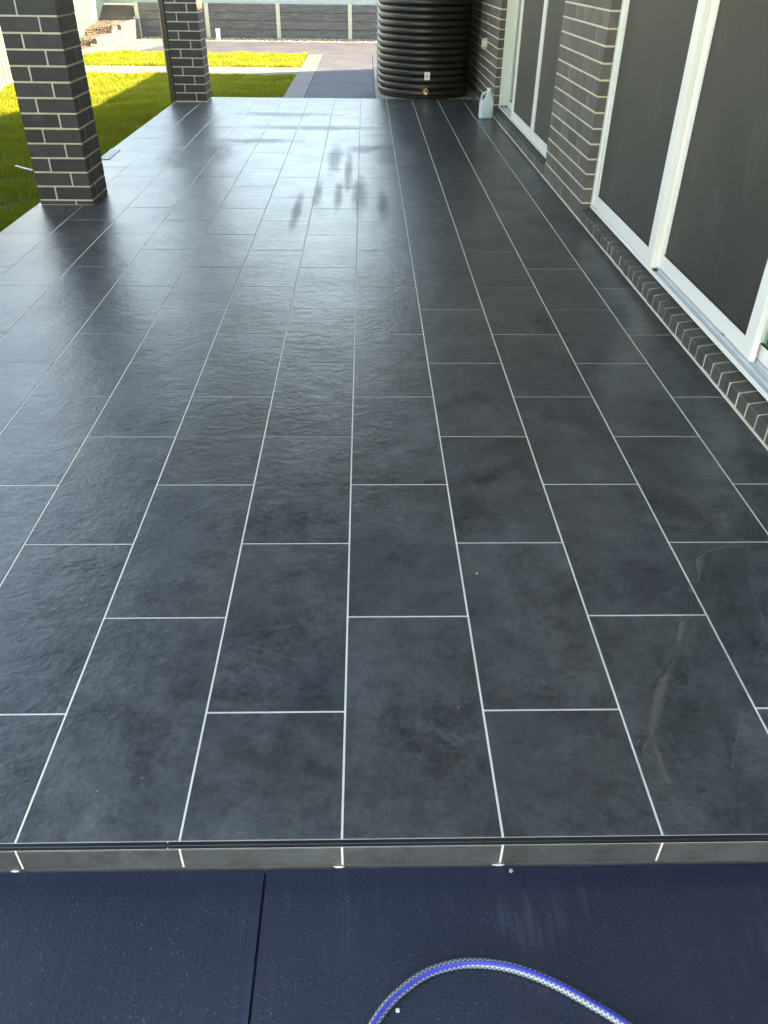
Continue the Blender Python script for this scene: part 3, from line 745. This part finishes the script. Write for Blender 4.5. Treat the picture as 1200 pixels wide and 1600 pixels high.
# ------------------------------------------------------------ gravel stones (nobody could count them)
def scatter_stones(name, n, fn, r0, r1, mat):
    base = np.array([(1, 0, 0), (-1, 0, 0), (0, 1, 0), (0, -1, 0), (0, 0, 1), (0, 0, -1)], float)
    fc = np.array([(0, 2, 4), (2, 1, 4), (1, 3, 4), (3, 0, 4), (2, 0, 5), (1, 2, 5), (3, 1, 5), (0, 3, 5)])
    V_, F_ = [], []
    for i in range(n):
        x, y, z = fn(); r = random.uniform(r0, r1); q = Matrix.Rotation(random.uniform(0, 6.28), 3, 'Z') @ Matrix.Rotation(random.uniform(-.6, .6), 3, 'X')
        b = (base * np.array([r, r * random.uniform(.6, .9), r * random.uniform(.45, .7)]) * rng.uniform(.8, 1.15, (6, 1))) @ np.array(q).T
        V_.append(b + np.array([x, y, z])); F_.append(fc + i * 6)
    o = obj(name, raw_mesh(name, np.concatenate(V_), np.concatenate(F_).ravel(), 3), mat, None, None, 'stuff'); return o
def in_gravel():
    while True:
        x, y = random.uniform(-4.8, .6), random.uniform(15.9, 19.5)
        if y > 18.47 or (x < -3.78 and x < -4.25 + (y - 15.86) * .19): return x, y, -.098
scatter_stones('gravel', 5200, in_gravel, .014, .034, MT['gravel'])
def in_mulch():
    y = random.uniform(13.9, 19.4); s_ = random.random() ** 1.3; x = -4.95 - .8 * s_
    zf = np.interp(y, [m_[0] for m_ in MUL], [m_[1] for m_ in MUL]); zb = np.interp(y, [m_[0] for m_ in MUL], [m_[2] for m_ in MUL])
    return x, y, zf + (zb - zf) * min(1, max(0, (-4.93 - x) / .37) * .6 if x > -5.3 else .6 + (-5.3 - x) / 1.1 * .4) + .008
MT['mulch'] = m_stone('bark_mulch', [(.07, .045, .03), (.10, .07, .045), (.05, .035, .025), (.13, .095, .06)])
scatter_stones('mulch', 3200, in_mulch, .010, .026, MT['mulch'])

# ------------------------------------------------------------ grass
def grass(n, fx, h0, h1, wd):
    P = fx(n); n = len(P)
    cl = .5 + .25 * (np.sin(P[:, 0] * 9.1 + 3 * np.sin(P[:, 1] * 2.3)) + np.sin(P[:, 1] * 7.7 + 2.5 * np.sin(P[:, 0] * 3.1)))
    bare = (np.sin(P[:, 0] * 3.7 + 1.3 * np.sin(P[:, 1] * 2.9)) * np.sin(P[:, 1] * 3.3 + 1.7 * np.sin(P[:, 0] * 4.1))) > .86
    kp = ~(bare & (rng.random(n) < .7)); P = P[kp]; cl = cl[kp]; n = len(P)
    hgt = rng.uniform(h0, h1, n) * (.55 + .85 * cl); yaw = rng.uniform(0, 2 * np.pi, n); lean = rng.uniform(.1, .95, n) * hgt
    dx, dy = np.cos(yaw), np.sin(yaw); ta = yaw + rng.uniform(.9, 2.2, n); sx, sy = np.cos(ta), np.sin(ta); ww = wd * rng.uniform(.7, 1.3, n) / 2
    z = np.full(n, ZL - .003)
    v = np.empty((n, 5, 3), np.float32)
    v[:, 0] = np.c_[P[:, 0] - sx * ww, P[:, 1] - sy * ww, z]; v[:, 1] = np.c_[P[:, 0] + sx * ww, P[:, 1] + sy * ww, z]
    mx_, my_, mz = P[:, 0] + dx * lean * .35, P[:, 1] + dy * lean * .35, z + hgt * .62
    v[:, 2] = np.c_[mx_ + sx * ww * .8, my_ + sy * ww * .8, mz]; v[:, 3] = np.c_[mx_ - sx * ww * .8, my_ - sy * ww * .8, mz]
    v[:, 4] = np.c_[P[:, 0] + dx * lean, P[:, 1] + dy * lean, z + hgt]
    f = np.array([0, 1, 2, 0, 2, 3, 3, 2, 4])[None] + (np.arange(n) * 5)[:, None]
    return v.reshape(-1, 3), f
def rect(x0, x1, y0, y1):
    def fx(n):
        p = np.c_[rng.uniform(x0, x1, n), rng.uniform(y0, y1, n)]
        keep = ~((p[:, 0] > XL - .012) & (p[:, 1] < YB + .02))                  # not on the patio
        keep &= ~((p[:, 1] > 12.60) & (p[:, 1] < 13.68))                        # not on the cross border
        keep &= p[:, 0] > -4.18 - .118 * (p[:, 1] - 6.4) + .02
        keep &= ~((p[:, 0] < -4.84) & (p[:, 1] > 13.8))
        return p[keep]
    return fx
vs, fs, c = [], [], 0
for n_, fx, h0, h1, wd in ((85000, rect(-4.4, XL, 3.2, 7.2), .025, .060, .0042), (70000, rect(-4.9, XL, 7.2, 9.6), .03, .060, .005),
                           (80000, rect(-5.3, -1.0, 9.6, 12.6), .03, .060, .007), (60000, rect(-4.95, -1.0, 13.68, 15.84), .035, .065, .009), (9000, rect(XL - .05, XL, 3.2, 9.6), .04, .085, .004), (3500, rect(-2.1, -1.0, YB, YB + .08), .05, .09, .005)):
    v_, f_ = grass(n_, fx, h0, h1, wd); vs.append(v_); fs.append(f_ + c); c += len(v_)
obj('grass', raw_mesh('grass', np.concatenate(vs), np.concatenate(fs).ravel(), 3), MT['grass'], None, None, 'stuff')
